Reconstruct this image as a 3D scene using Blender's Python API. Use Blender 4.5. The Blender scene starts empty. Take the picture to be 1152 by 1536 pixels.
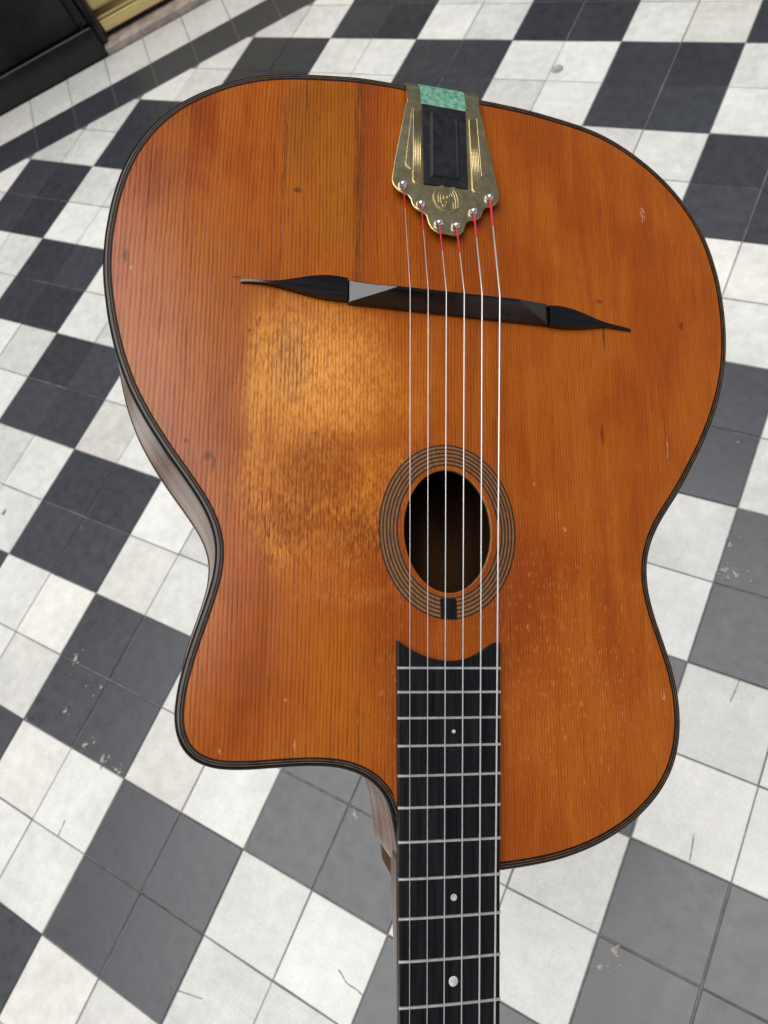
import bpy, bmesh, math, random
from mathutils import Vector, Matrix, noise as mnoise
random.seed(7)
R = math.radians
sc = bpy.context.scene
col = sc.collection

# ------------------------------------------------------------------ camera
T = 0.145                                   # edge of one floor tile in metres
CAM = Vector((10.16508, -0.30638, 9.00095)) * T
WB = Matrix(((0.863729, 0.275134, -0.422225), (0.412347, -0.867499, 0.278235), (-0.289728, -0.414423, -0.862735)))
cd = bpy.data.cameras.new('camera')
cam = bpy.data.objects.new('camera', cd)
col.objects.link(cam)
cx, cy, cz = (Vector([WB[r][c] for r in range(3)]) for c in range(3))
m = Matrix.Identity(4)
for r in range(3):
    m[r][0], m[r][1], m[r][2], m[r][3] = cx[r], -cy[r], -cz[r], CAM[r]
cam.matrix_world = m
cd.sensor_fit = 'VERTICAL'
cd.sensor_height = 36.0
cd.lens = 1130.0 / 1536.0 * 36.0
cd.clip_start, cd.clip_end = 0.01, 200.0
cd.dof.use_dof = True
cd.dof.focus_distance = 0.47
cd.dof.aperture_fstop = (cd.lens / 1000.0) / 0.0020      # a phone lens opening about 2 mm wide
sc.camera = cam

# ------------------------------------------------------------------ light
SUN_EL = R(86)
left = Vector((-cx.x, -cx.y, 0)).normalized()
upim = Vector((cx.y * -1, cx.x, 0)).normalized()
az = (left * 0.95 - upim * 0.3).normalized()
tosun = (az * math.cos(SUN_EL) + Vector((0, 0, 1)) * math.sin(SUN_EL)).normalized()
sd = bpy.data.lights.new('sun', 'SUN')
sd.energy = 3.0
sd.angle = R(58)
sd.color = (1.0, 0.985, 0.955)
sun = bpy.data.objects.new('sun', sd)
sun.rotation_euler = tosun.to_track_quat('Z', 'Y').to_euler()
sun.location = (0, 0, 6)
col.objects.link(sun)
w = bpy.data.worlds.new('World')
sc.world = w
w.use_nodes = True
nt = w.node_tree
nt.nodes.clear()
sky = nt.nodes.new('ShaderNodeTexSky')
sky.sky_type = 'NISHITA'
sky.sun_disc = False
sky.sun_elevation = SUN_EL
sky.sun_rotation = math.atan2(tosun.x, tosun.y)
sky.air_density, sky.dust_density, sky.ozone_density = 1.0, 0.3, 1.0
hs = nt.nodes.new('ShaderNodeHueSaturation')
hs.inputs['Saturation'].default_value = 0.55
bg = nt.nodes.new('ShaderNodeBackground')
bg.inputs['Strength'].default_value = 0.05
wo = nt.nodes.new('ShaderNodeOutputWorld')
nt.links.new(sky.outputs[0], hs.inputs['Color'])
nt.links.new(hs.outputs[0], bg.inputs[0])
nt.links.new(bg.outputs[0], wo.inputs[0])
vs = sc.view_settings
vs.view_transform, vs.look, vs.gamma = 'Standard', 'None', 1.0
vs.exposure = 0.27
sc.cycles.max_bounces = 8

# ------------------------------------------------------------------ helpers
def srgb(r, g, b):
    f = lambda c: c / 12.92 if c <= 0.04045 else ((c + 0.055) / 1.055) ** 2.4
    return (f(r / 255), f(g / 255), f(b / 255), 1.0)


class NT:
    """terse builder for shader node trees"""
    def __init__(self, name):
        self.m = bpy.data.materials.new(name)
        self.m.use_nodes = True
        self.t = self.m.node_tree
        self.bsdf = self.t.nodes['Principled BSDF']
        self._tc = None

    def n(self, kind, **kw):
        x = self.t.nodes.new(kind)
        for k, v in kw.items():
            setattr(x, k, v)
        return x

    def put(self, sock, v):
        if isinstance(v, bpy.types.NodeSocket):
            self.t.links.new(v, sock)
        elif isinstance(v, (tuple, list)) and sock.type == 'RGBA' and len(v) == 3:
            sock.default_value = (*v, 1)
        else:
            sock.default_value = v

    def tc(self, which='Object'):
        if self._tc is None:
            self._tc = self.n('ShaderNodeTexCoord')
        return self._tc.outputs[which]

    def geo(self):
        return self.n('ShaderNodeNewGeometry').outputs['Position']

    def rnd(self):
        return self.n('ShaderNodeObjectInfo').outputs['Random']

    def xyz(self, v):
        s = self.n('ShaderNodeSeparateXYZ')
        self.put(s.inputs[0], v)
        return s.outputs[0], s.outputs[1], s.outputs[2]

    def vec(self, x, y, z=0.0):
        s = self.n('ShaderNodeCombineXYZ')
        for i, v in enumerate((x, y, z)):
            self.put(s.inputs[i], v)
        return s.outputs[0]

    def M(self, op, a, b=0.0, c=0.0, clamp=False):
        s = self.n('ShaderNodeMath', operation=op, use_clamp=clamp)
        self.put(s.inputs[0], a)
        self.put(s.inputs[1], b)
        self.put(s.inputs[2], c)
        return s.outputs[0]

    def add(self, a, b): return self.M('ADD', a, b)
    def sub(self, a, b): return self.M('SUBTRACT', a, b)
    def mul(self, a, b): return self.M('MULTIPLY', a, b)
    def mx(self, a, b): return self.M('MAXIMUM', a, b)
    def mn(self, a, b): return self.M('MINIMUM', a, b)

    def ramp(self, v, a, b, lo=0.0, hi=1.0, smooth=True):
        s = self.n('ShaderNodeMapRange', interpolation_type='SMOOTHSTEP' if smooth else 'LINEAR')
        self.put(s.inputs[0], v)
        for i, k in enumerate((a, b, lo, hi)):
            self.put(s.inputs[i + 1], k)
        return s.outputs[0]

    def noise(self, v, scale=1.0, detail=3.0, rough=0.55, dist=0.0, dims='3D'):
        s = self.n('ShaderNodeTexNoise', noise_dimensions=dims)
        self.put(s.inputs['Vector'], v)
        s.inputs['Scale'].default_value = scale
        s.inputs['Detail'].default_value = detail
        s.inputs['Roughness'].default_value = rough
        s.inputs['Distortion'].default_value = dist
        return s.outputs[0]

    def white(self, v):
        s = self.n('ShaderNodeTexWhiteNoise', noise_dimensions='1D')
        self.put(s.inputs['W'], v)
        return s.outputs['Value']

    def mix(self, f, a, b, mode='MIX'):
        s = self.n('ShaderNodeMix', data_type='RGBA', blend_type=mode)
        self.put(s.inputs[0], f)
        self.put(s.inputs[6], a)
        self.put(s.inputs[7], b)
        return s.outputs[2]

    def blob(self, X, Y, cx, cy, rx, ry, soft=0.5, wob=None, amt=0.0):
        """1 inside an ellipse, 0 outside, edge softened and wobbled"""
        dx = self.M('POWER', self.M('ABSOLUTE', self.mul(self.sub(X, cx), 1.0 / rx)), 2.0)
        dy = self.M('POWER', self.M('ABSOLUTE', self.mul(self.sub(Y, cy), 1.0 / ry)), 2.0)
        d = self.M('SQRT', self.add(dx, dy))
        if wob is not None:
            d = self.add(d, self.mul(self.sub(wob, 0.5), amt))
        return self.ramp(d, 1.0 - soft, 1.0 + soft, 1.0, 0.0)

    def bump(self, h, strength=0.2, dist=0.001):
        s = self.n('ShaderNodeBump')
        s.inputs['Strength'].default_value = strength
        s.inputs['Distance'].default_value = dist
        self.put(s.inputs['Height'], h)
        self.put(self.bsdf.inputs['Normal'], s.outputs[0])

    def out(self, color, rough=0.5, metal=0.0, spec=0.5, coat=0.0, coat_rough=0.1):
        b = self.bsdf.inputs
        self.put(b['Base Color'], color)
        self.put(b['Roughness'], rough)
        b['Metallic'].default_value = metal
        b['Specular IOR Level'].default_value = spec
        b['Coat Weight'].default_value = coat
        b['Coat Roughness'].default_value = coat_rough
        return self.m


def link(name, me, mat=None, parent=None, smooth=False):
    o = bpy.data.objects.new(name, me)
    col.objects.link(o)
    if mat:
        me.materials.append(mat)
    if parent:
        o.parent = parent
    if smooth:
        for p in me.polygons:
            p.use_smooth = True
    return o


def mesh(name, verts, faces, mat=None, parent=None, smooth=False, fix=True):
    me = bpy.data.meshes.new(name)
    me.from_pydata([tuple(v) for v in verts], [], faces)
    if fix:
        bm = bmesh.new()
        bm.from_mesh(me)
        bmesh.ops.recalc_face_normals(bm, faces=bm.faces)
        bm.to_mesh(me)
        bm.free()
    me.update()
    return link(name, me, mat, parent, smooth)


def bevel_mod(o, w, seg=2, ang=35):
    b = o.modifiers.new('bevel', 'BEVEL')
    b.width, b.segments, b.limit_method, b.angle_limit = w, seg, 'ANGLE', R(ang)
    for p in o.data.polygons:
        p.use_smooth = True
    ws = o.modifiers.new('wn', 'WEIGHTED_NORMAL')
    ws.keep_sharp = True
    return o


def empty(name, loc, label=None, cat=None, kind=None):
    o = bpy.data.objects.new(name, None)
    o.empty_display_size = 0.05
    col.objects.link(o)
    o.location = loc
    if label: o['label'] = label
    if cat: o['category'] = cat
    if kind: o['kind'] = kind
    return o


def boxdata(x0, x1, y0, y1, z0, z1):
    v = [(x, y, z) for z in (z0, z1) for x, y in ((x0, y0), (x1, y0), (x1, y1), (x0, y1))]
    f = [(0, 3, 2, 1), (4, 5, 6, 7), (0, 1, 5, 4), (1, 2, 6, 5), (2, 3, 7, 6), (3, 0, 4, 7)]
    return v, f


def box(name, x0, x1, y0, y1, z0, z1, mat, parent, bev=0.0):
    o = mesh(name, *boxdata(x0, x1, y0, y1, z0, z1), mat, parent)
    if bev: bevel_mod(o, bev)
    return o


def prism(name, poly, z0, z1, mat, parent, bev=0.0):
    """poly: outline in x, y; z0 / z1 numbers or functions of (x, y)"""
    n = len(poly)
    f0 = z0 if callable(z0) else (lambda x, y: z0)
    f1 = z1 if callable(z1) else (lambda x, y: z1)
    v = [(x, y, f0(x, y)) for x, y in poly] + [(x, y, f1(x, y)) for x, y in poly]
    f = [tuple(range(n))[::-1], tuple(range(n, 2 * n))] + [(i, (i + 1) % n, n + (i + 1) % n, n + i) for i in range(n)]
    o = mesh(name, v, f, mat, parent)
    if bev: bevel_mod(o, bev)
    return o


def tube(name, pts, rad, mat, parent, seg=8, cap=True):
    """round bar along pts; rad a number or one per point"""
    pts = [Vector(p) for p in pts]
    rr = rad if isinstance(rad, (list, tuple)) else [rad] * len(pts)
    v, f = [], []
    ref = Vector((0, 0, 1))
    for i, p in enumerate(pts):
        d = (pts[min(i + 1, len(pts) - 1)] - pts[max(i - 1, 0)]).normalized()
        if abs(d.dot(ref)) > 0.98: ref = Vector((1, 0, 0))
        a = d.cross(ref).normalized()
        b = d.cross(a).normalized()
        for k in range(seg):
            t = 2 * math.pi * k / seg
            v.append(p + (a * math.cos(t) + b * math.sin(t)) * rr[i])
    for i in range(len(pts) - 1):
        for k in range(seg):
            k2 = (k + 1) % seg
            f.append((i * seg + k, i * seg + k2, (i + 1) * seg + k2, (i + 1) * seg + k))
    if cap:
        f.append(tuple(range(seg)))
        f.append(tuple(range((len(pts) - 1) * seg, len(pts) * seg)))
    return mesh(name, v, f, mat, parent, smooth=True)


def sweep_closed(name, rings, mat, parent, smooth=True, close_profile=False):
    """rings: list of closed loops (same length); neighbours are joined"""
    n = len(rings[0])
    v = [p for r in rings for p in r]
    f = []
    k = len(rings)
    for j in range(k if close_profile else k - 1):
        j2 = (j + 1) % k
        for i in range(n):
            i2 = (i + 1) % n
            f.append((j * n + i, j * n + i2, j2 * n + i2, j2 * n + i))
    return mesh(name, v, f, mat, parent, smooth)


def spline(pts, n, closed=False):
    """Catmull-Rom through 2-D points, n samples per span"""
    out = []
    N = len(pts)
    for i in range(N if closed else N - 1):
        g = (lambda k: pts[k % N]) if closed else (lambda k: pts[min(max(k, 0), N - 1)])
        p0, p1, p2, p3 = g(i - 1), g(i), g(i + 1), g(i + 2)
        for j in range(n):
            t = j / n
            out.append(tuple(0.5 * (2 * b + (c - a) * t + (2 * a - 5 * b + 4 * c - d) * t * t + (3 * b - a - 3 * c + d) * t ** 3)
                             for a, b, c, d in zip(p0, p1, p2, p3)))
    if not closed: out.append(tuple(pts[-1]))
    return out

OUT = [(-201.5, 14.5), (-201.4, 23), (-200.8, 31.5), (-200, 40), (-198.8, 48.4), (-197.2, 56.8), (-195.2, 65.1), (-192.7, 73.1), (-189.5, 81), (-185.7, 88.6), 
       (-181.4, 95.9), (-176.5, 102.8), (-171.1, 109.2), (-165.1, 115.3), (-158.7, 120.8), (-151.9, 125.9), (-144.8, 130.6), (-137.5, 134.9), (-129.9, 138.6), (-122, 141.9), 
       (-114, 144.6), (-105.8, 146.8), (-97.5, 148.6), (-89.1, 150), (-80.7, 151.2), (-72.2, 152.3), (-63.8, 153.3), (-55.3, 154.1), (-46.8, 154.4), (-38.3, 154.5), 
       (-29.7, 154.4), (-21.2, 154.2), (-12.7, 154), (-4.2, 153.8), (4.3, 153.7), (12.8, 153.5), (21.4, 153.2), (29.9, 153), (38.4, 152.8), (46.9, 152.4), 
       (55.4, 152), (63.9, 151.3), (72.4, 150.3), (80.8, 149.2), (89.2, 148), (97.6, 146.6), (106, 144.9), (114.1, 142.7), (122.1, 139.8), (129.8, 136.3), 
       (137.3, 132.3), (144.5, 127.8), (151.5, 123), (158.2, 117.8), (164.6, 112.1), (170.5, 106.1), (176, 99.6), (181.1, 92.8), (185.6, 85.6), (189.5, 78.1), 
       (192.7, 70.3), (195.4, 62.2), (197.5, 54), (199.3, 45.7), (200.6, 37.3), (201.4, 28.8), (201.9, 20.4), (202, 11.8), (201.8, 3.3), (201.2, -5.1), 
       (200.2, -13.6), (198.8, -22), (196.9, -30.2), (194.4, -38.4), (191.6, -46.4), (188.5, -54.3), (185, -62.1), (181.3, -69.7), (177.3, -77.2), (173, -84.6), 
       (168.6, -91.9), (164.1, -99.1), (159.4, -106.2), (154.5, -113.2), (149.4, -120), (144.5, -126.9), (139.9, -134.1), (136.1, -141.6), (133.2, -149.5), (131.5, -157.6), 
       (131.1, -166), (131.7, -174.4), (133.3, -182.7), (135.4, -190.9), (138, -199), (140.6, -207.1), (143.1, -215.3), (145.2, -223.5), (146.7, -231.8), (147.5, -240.3), 
       (147.6, -248.7), (146.9, -257.1), (145.3, -265.4), (142.7, -273.4), (139.1, -280.9), (134.4, -287.9), (128.9, -294.3), (122.7, -300), (116, -305.2), (108.9, -309.8), 
       (101.4, -313.8), (93.7, -317.3), (85.8, -320.3), (77.7, -322.8), (69.4, -324.9), (61.1, -326.5), (52.6, -327.7), (44.2, -328.6), (35.7, -329.3), (27.2, -329.8), 
       (18.7, -330.4), (10.2, -330.9), (1.7, -331.3), (-6.7, -331.9), (-14.5, -332.2), (-21, -332.2), (-24.6, -330.6), (-26, -325.6), (-27.2, -317.0), (-28.9, -306.9), (-30.6, -298.8), 
       (-33.5, -291.2), (-38.2, -284.7), (-44.4, -279.5), (-51.8, -275.8), (-59.8, -273.5), (-68.1, -272.4), (-76.5, -272), (-84.8, -272.1), (-92.5, -272.4), (-99.7, -272.7), 
       (-107.1, -273), (-115, -273), (-123.3, -272.4), (-131.2, -270.5), (-138.1, -266.8), (-143.3, -261.1), (-146.4, -253.9), (-147.7, -245.8), (-147.5, -237.4), (-146.5, -229), 
       (-144.8, -220.7), (-142.8, -212.5), (-140.5, -204.2), (-138.1, -196.1), (-135.7, -187.9), (-133.5, -179.7), (-131.8, -171.4), (-131, -163), (-131.3, -154.7), (-133.1, -146.6), 
       (-136.2, -138.8), (-140.3, -131.4), (-145, -124.4), (-150, -117.5), (-155.1, -110.7), (-160.2, -103.9), (-165.1, -96.9), (-169.9, -89.9), (-174.4, -82.7), (-178.7, -75.3), 
       (-182.6, -67.8), (-186, -60), (-189.1, -52.1), (-191.8, -44), (-194.1, -35.8), (-196.2, -27.6), (-197.9, -19.2), (-199.4, -10.9), (-200.6, -2.4), (-201.3, 6)]

# ------------------------------------------------------------------ materials
def mat_tile(name, base, spread, rough, mott, tint, spec, warm):
    t = NT(name)
    P = t.geo()
    rnd = t.rnd()
    a = t.noise(P, 38, 6, 0.7)
    b = t.noise(P, 260, 4, 0.7)
    c = t.noise(P, 7, 3, 0.5)
    f = t.add(t.mul(t.sub(a, 0.5), mott), t.mul(t.sub(b, 0.5), mott * 0.9))
    f = t.add(f, t.mul(t.sub(c, 0.5), mott * 0.7))
    f = t.add(f, t.mul(t.sub(rnd, 0.5), spread))
    f = t.add(f, 0.5)
    lo = tuple(k * 0.62 for k in base[:3])
    hi = tuple(min(1, k * 1.38) for k in base[:3])
    colr = t.mix(f, lo, hi)
    rn2 = t.white(t.mul(rnd, 91.7))
    colr = t.mix(t.ramp(rn2, 0.5, 1.0, 0.0, 0.38), colr, t.mix(1.0, colr, warm, 'MULTIPLY'))
    sm = t.noise(P, 13, 4, 0.6, 0.6)                         # grey scuffs and smudges
    colr = t.mix(t.ramp(sm, 0.6, 0.82, 0.0, 0.38), colr, tint)
    pit = t.noise(P, 420, 2, 0.5)
    sparse = t.noise(P, 30, 2, 0.5)
    pm = t.mul(t.ramp(pit, 0.70, 0.78), t.ramp(sparse, 0.44, 0.60))
    colr = t.mix(t.mul(pm, 0.6), colr, (0.13, 0.125, 0.115))
    r = t.add(rough, t.mul(t.sub(a, 0.5), 0.34))
    r = t.add(r, t.mul(t.sub(rnd, 0.5), 0.06))
    t.bump(t.add(t.add(t.mul(b, 0.25), t.mul(a, 0.9)), t.mul(pm, -0.8)), 0.16, 0.002)
    return t.out(colr, r, 0, spec)


M_WHITE = mat_tile('white_cement_tile', (0.60, 0.588, 0.552), 0.34, 0.42, 0.8, (0.44, 0.43, 0.41), 0.5, (1.04, 1.0, 0.90, 1))
M_BLACK = mat_tile('dark_cement_tile', (0.0355, 0.0375, 0.0445), 0.36, 0.33, 0.8, (0.060, 0.064, 0.074), 0.62, (1.18, 1.05, 0.86, 1))


def mat_plain(name, color, rough=0.5, metal=0.0, spec=0.5, var=0.25, scale=60, bump=0.0, coat=0.0, stretch=(1, 1, 1)):
    t = NT(name)
    X, Y, Z = t.xyz(t.tc())
    P = t.vec(t.mul(X, stretch[0]), t.mul(Y, stretch[1]), t.mul(Z, stretch[2]))
    n = t.noise(P, scale, 4, 0.6)
    k = t.ramp(n, 0.25, 0.75)
    c = t.mix(k, tuple(v * (1 - var) for v in color[:3]), tuple(min(1, v * (1 + var)) for v in color[:3]))
    if bump: t.bump(n, bump, 0.0006)
    return t.out(c, t.add(rough, t.mul(t.sub(n, 0.5), 0.25)), metal, spec, coat)


M_GROUT = mat_plain('grey_grout', (0.165, 0.16, 0.15), 0.85, var=0.35, scale=40, bump=0.3)
M_CHIP = mat_plain('bare_mortar', (0.34, 0.30, 0.26), 0.9, var=0.3, scale=300, bump=0.5)
M_CRACK = mat_plain('dirt_in_crack', (0.13, 0.125, 0.115), 0.9, var=0.3, scale=200)
M_PAVE = mat_plain('pavement_stone', (0.34, 0.33, 0.32), 0.8, var=0.2, scale=4, bump=0.2)
M_BLACKPAINT = mat_plain('black_gloss_paint', (0.0035, 0.0035, 0.0035), 0.26, var=0.4, scale=16, bump=0.06)
M_STONE = mat_plain('worn_stone_step', (0.42, 0.35, 0.30), 0.6, var=0.3, scale=30, bump=0.2)
M_BRASSDOOR = mat_plain('polished_brass_plate', (0.92, 0.72, 0.34), 0.42, 1.0, var=0.12, scale=12, stretch=(.4, 1, 3))
M_DARKGLASS = mat_plain('shop_window_glass', (0.012, 0.013, 0.015), 0.06, var=0.2, scale=2)
M_STUD = mat_plain('steel_stud', (0.36, 0.35, 0.33), 0.5, 0.4, var=0.3, scale=80)

M_EBONY = mat_plain('oiled_ebony_board', (0.0068, 0.0068, 0.0076), 0.32, spec=0.2, var=0.55, scale=240, bump=0.10, stretch=(2.2, .06, 2))
M_BRIDGE = mat_plain('dark_rosewood_bridge', (0.0048, 0.0034, 0.0031), 0.12, spec=0.6, var=0.6, scale=260, bump=0.06, stretch=(.07, 1.6, 1.6))
M_CELL = mat_plain('black_celluloid_binding', (0.0045, 0.0043, 0.0045), 0.15, spec=0.35, var=0.4, scale=60)
M_DARKLINE = mat_plain('dark_brown_purfling', (0.009, 0.005, 0.003), 0.5, spec=0.2, var=0.5, scale=150)
M_TAN = mat_plain('tan_purfling', (0.15, 0.078, 0.030), 0.45, var=0.4, scale=150)
M_RING = mat_plain('black_ring_inlay', (0.011, 0.008, 0.006), 0.4, var=0.5, scale=300)
M_CHROME = mat_plain('nickel_ball_end', (0.78, 0.78, 0.78), 0.14, 1.0, var=0.08, scale=300)
M_STRING = mat_plain('silvered_string', (0.76, 0.75, 0.74), 0.36, 0.6, var=0.08, scale=400)
M_SILK = mat_plain('red_silk_winding', (0.55, 0.015, 0.035), 0.55, var=0.45, scale=900, stretch=(1, 2, 1))
M_FRET = mat_plain('nickel_silver_fret', (0.86, 0.84, 0.78), 0.26, 0.85, var=0.1, scale=200)
M_PEARL = mat_plain('pearl_dot', (0.50, 0.50, 0.47), 0.28, var=0.35, scale=420, coat=0.4)
M_INSERT = mat_plain('black_tailpiece_insert', (0.0075, 0.0075, 0.0095), 0.52, spec=0.35, var=0.8, scale=130, bump=0.1)
M_NECK = mat_plain('varnished_walnut_neck', (0.15, 0.080, 0.05), 0.32, spec=0.3, var=0.45, scale=90, stretch=(1.5, .1, 1.5))
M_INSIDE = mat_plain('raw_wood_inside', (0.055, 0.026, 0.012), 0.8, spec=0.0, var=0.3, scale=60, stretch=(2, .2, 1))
M_BONE = mat_plain('bone_nut', (0.6, 0.55, 0.45), 0.4, var=0.1)


def mat_tailbrass():
    t = NT('aged_brass_tailpiece')
    P = t.tc()
    a = t.noise(P, 160, 5, 0.65)
    b = t.noise(P, 900, 3, 0.6)
    c = t.mix(t.ramp(a, 0.3, 0.72), (0.50, 0.40, 0.205), (0.60, 0.485, 0.26))
    c = t.mix(t.ramp(b, 0.64, 0.74, 0, 0.30), c, (0.20, 0.155, 0.075))
    t.bump(b, 0.05, 0.0004)
    return t.out(c, t.add(0.30, t.mul(t.sub(a, 0.5), 0.16)), 1.0)


M_BRASS = mat_tailbrass()


def mat_green():
    t = NT('green_felt_strip')
    P = t.tc()
    a = t.noise(P, 300, 5, 0.7)
    c = t.mix(t.ramp(a, 0.36, 0.66), (0.035, 0.200, 0.150), (0.23, 0.40, 0.25))
    c = t.mix(t.ramp(t.noise(P, 700, 4, 0.7), 0.56, 0.68, 0, 0.75), c, (0.06, 0.27, 0.20))
    t.bump(a, 0.4, 0.0006)
    return t.out(c, 0.75)


M_GREEN = mat_green()


def mat_rib():
    t = NT('varnished_rosewood_side')
    X, Y, Z = t.xyz(t.tc())
    wob = t.noise(t.vec(X, Y, 0), 9, 3, 0.6)
    v = t.vec(t.mul(X, 4), t.mul(Y, 4), t.add(t.mul(Z, 170), t.mul(wob, 6)))
    g = t.noise(v, 1.0, 4, 0.6)
    c = t.mix(t.ramp(g, 0.3, 0.7), (0.140, 0.068, 0.040), (0.420, 0.245, 0.160))
    t.bump(g, 0.08, 0.0005)
    return t.out(c, 0.26, 0, 0.42, 0.08, 0.12)


M_RIB = mat_rib()


def spruce(name, band=False):
    """old varnished spruce: growth rings, worn golden patch, stains, knots, scratches - all fixed to the board"""
    t = NT(name)
    x, y, z = t.xyz(t.tc())
    X, Y = t.mul(x, 1000.0), t.mul(y, 1000.0)                # millimetres
    n_w = t.noise(t.vec(t.mul(X, 0.02), t.mul(Y, 0.005)), 1.0, 3, 0.5)
    n_w2 = t.noise(t.vec(t.mul(X, 0.25), t.mul(Y, 0.018)), 1.0, 2, 0.5)
    Xw = t.add(X, t.add(t.mul(t.sub(n_w, 0.5), 7.0), t.mul(t.sub(n_w2, 0.5), 1.1)))
    ph = t.add(t.mul(Xw, 0.50), t.mul(t.mul(Xw, Xw), 0.00035))
    fr = t.M('FRACT', ph)
    cell = t.white(t.M('FLOOR', ph))
    cell2 = t.white(t.M('FLOOR', t.mul(ph, 0.17)))
    late = t.mul(t.ramp(fr, 0.35, 0.86), t.ramp(fr, 0.90, 1.0, 1.0, 0.0))
    late = t.mul(late, t.add(0.62, t.mul(cell, 0.38)))
    leftness = t.ramp(X, 60, -120)                           # the bass half shows its rings more strongly
    late = t.mul(late, t.add(0.72, t.mul(leftness, 0.28)))
    brk = t.noise(t.vec(t.mul(X, 0.6), t.mul(Y, 0.045)), 1.0, 4, 0.7)
    late = t.mul(late, t.ramp(brk, 0.32, 0.62, 0.25, 1.1))
    fib = t.noise(t.vec(t.mul(X, 2.6), t.mul(Y, 0.13)), 1.0, 4, 0.65)
    fleck = t.noise(t.vec(t.mul(X, 1.25), t.mul(Y, 0.20)), 1.0, 4, 0.65)
    big = t.noise(t.vec(t.mul(X, 0.016), t.mul(Y, 0.010)), 1.0, 3, 0.5)
    mid = t.noise(t.vec(t.mul(X, 0.07), t.mul(Y, 0.026)), 1.0, 5, 0.65)
    fine = t.noise(t.vec(t.mul(X, 0.30), t.mul(Y, 0.14)), 1.0, 4, 0.65)
    # varnish colour
    c = t.mix(leftness, (0.305, 0.064, 0.0032), (0.360, 0.080, 0.0070))
    c = t.mix(t.ramp(big, 0.40, 0.62, 0, 0.75), c, (0.375, 0.096, 0.0065))
    c = t.mix(t.ramp(big, 0.50, 0.34, 0, t.add(0.25, t.mul(leftness, 0.5))), c, (0.225, 0.043, 0.0030))
    st = t.noise(t.vec(t.mul(X, 0.085), t.mul(Y, 0.007)), 1.0, 4, 0.6)
    c = t.mix(t.ramp(st, 0.52, 0.68, 0, 0.45), c, (0.235, 0.044, 0.0035))
    c = t.mix(t.ramp(st, 0.47, 0.34, 0, 0.40), c, (0.410, 0.120, 0.0090))
    c = t.mix(t.ramp(mid, 0.48, 0.72, 0, t.add(0.22, t.mul(leftness, 0.25))), c, (0.255, 0.050, 0.0075))
    c = t.mix(t.mul(t.ramp(cell2, 0.3, 1.0), t.mul(leftness, 0.28)), c, (0.420, 0.135, 0.022))
    # amber plank above the bridge, redder along its right edge
    pl = t.mul(t.ramp(t.add(X, t.mul(t.sub(mid, .5), 16.0)), -102, -70), t.ramp(t.add(X, t.mul(t.sub(n_w2, .5), 4.0)), -54.0, -52.2, 1, 0))
    pl = t.mul(pl, t.ramp(Y, 12, 45))
    c = t.mix(t.mul(pl, t.add(0.50, t.mul(t.ramp(st, .4, .6), 0.3))), c, (0.330, 0.106, 0.0055))
    pl2 = t.mul(t.blob(X, Y, -54.0, 80, 3.0, 92, 0.6, fine, 0.8), t.ramp(brk, 0.35, 0.6))
    c = t.mix(t.mul(pl2, 0.8), c, (0.095, 0.032, 0.006))
    pl3 = t.blob(X, Y, -49, 95, 9, 80, 0.6, mid, 0.9)
    c = t.mix(t.mul(pl3, 0.55), c, (0.210, 0.042, 0.008))
    am = t.blob(X, Y, -92, 112, 11, 34, 0.6, fine, 0.9)
    c = t.mix(t.mul(am, 0.5), c, (0.230, 0.082, 0.010))
    # long red shade between the bridge wing and the edge
    rd = t.blob(X, Y, -124, -66, 11, 52, 0.5, mid, 1.2)
    c = t.mix(t.mul(rd, 0.45), c, (0.255, 0.048, 0.0095))
    rd2 = t.blob(X, Y, -128, 4, 20, 44, 0.6, mid, 1.4)
    c = t.mix(t.mul(rd2, 0.55), c, (0.330, 0.088, 0.009))
    # worn patch
    iso = t.noise(t.vec(t.mul(X, 0.030), t.mul(Y, 0.030)), 1.0, 5, 0.6, 0.4)
    lft = t.ramp(t.add(X, t.add(t.mul(t.sub(fine, 0.5), 9.0), t.add(t.mul(t.sub(iso, 0.5), 34.0), t.ramp(Y, -100, -40, 7.0, 0.0)))), -126.0, -104.0)
    w1 = t.mul(t.blob(X, Y, -80, -60, 47, 42, 0.75, iso, 1.7), lft)
    w2 = t.mul(t.blob(X, Y, -74, -116, 42, 48, 0.60, iso, 1.9), t.add(0.35, t.mul(lft, 0.65)))
    spk = t.ramp(t.add(t.mul(fleck, 0.62), t.mul(fine, 0.38)), 0.43, 0.55)
    gold = t.mul(w1, t.add(0.30, t.mul(spk, 0.42)))
    gold = t.mx(gold, t.mul(w2, t.add(0.02, t.mul(spk, 0.34))))
    rim = t.mul(t.mul(w2, t.sub(1.0, t.blob(X, Y, -70, -112, 35, 45, 0.2, mid, 0.9))), spk)
    gold = t.mx(gold, t.mul(rim, 0.85))
    c = t.mix(t.mul(t.mx(t.mul(w1, .5), w2), 0.60), c, (0.285, 0.072, 0.006))
    c = t.mix(gold, c, (0.700, 0.250, 0.032))
    hot = t.mul(t.blob(X, Y, -82, -48, 32, 34, 0.9, mid, 1.0), t.add(0.35, t.mul(spk, 0.65)))
    c = t.mix(t.mul(hot, 0.68), c, (0.860, 0.390, 0.090))
    edge = t.mul(t.mul(t.blob(X, Y, -112, -58, 5.5, 42, 0.5, fine, 1.0), lft), t.add(0.2, t.mul(spk, 0.8)))
    c = t.mix(t.mul(edge, 0.7), c, (0.690, 0.285, 0.050))
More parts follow.
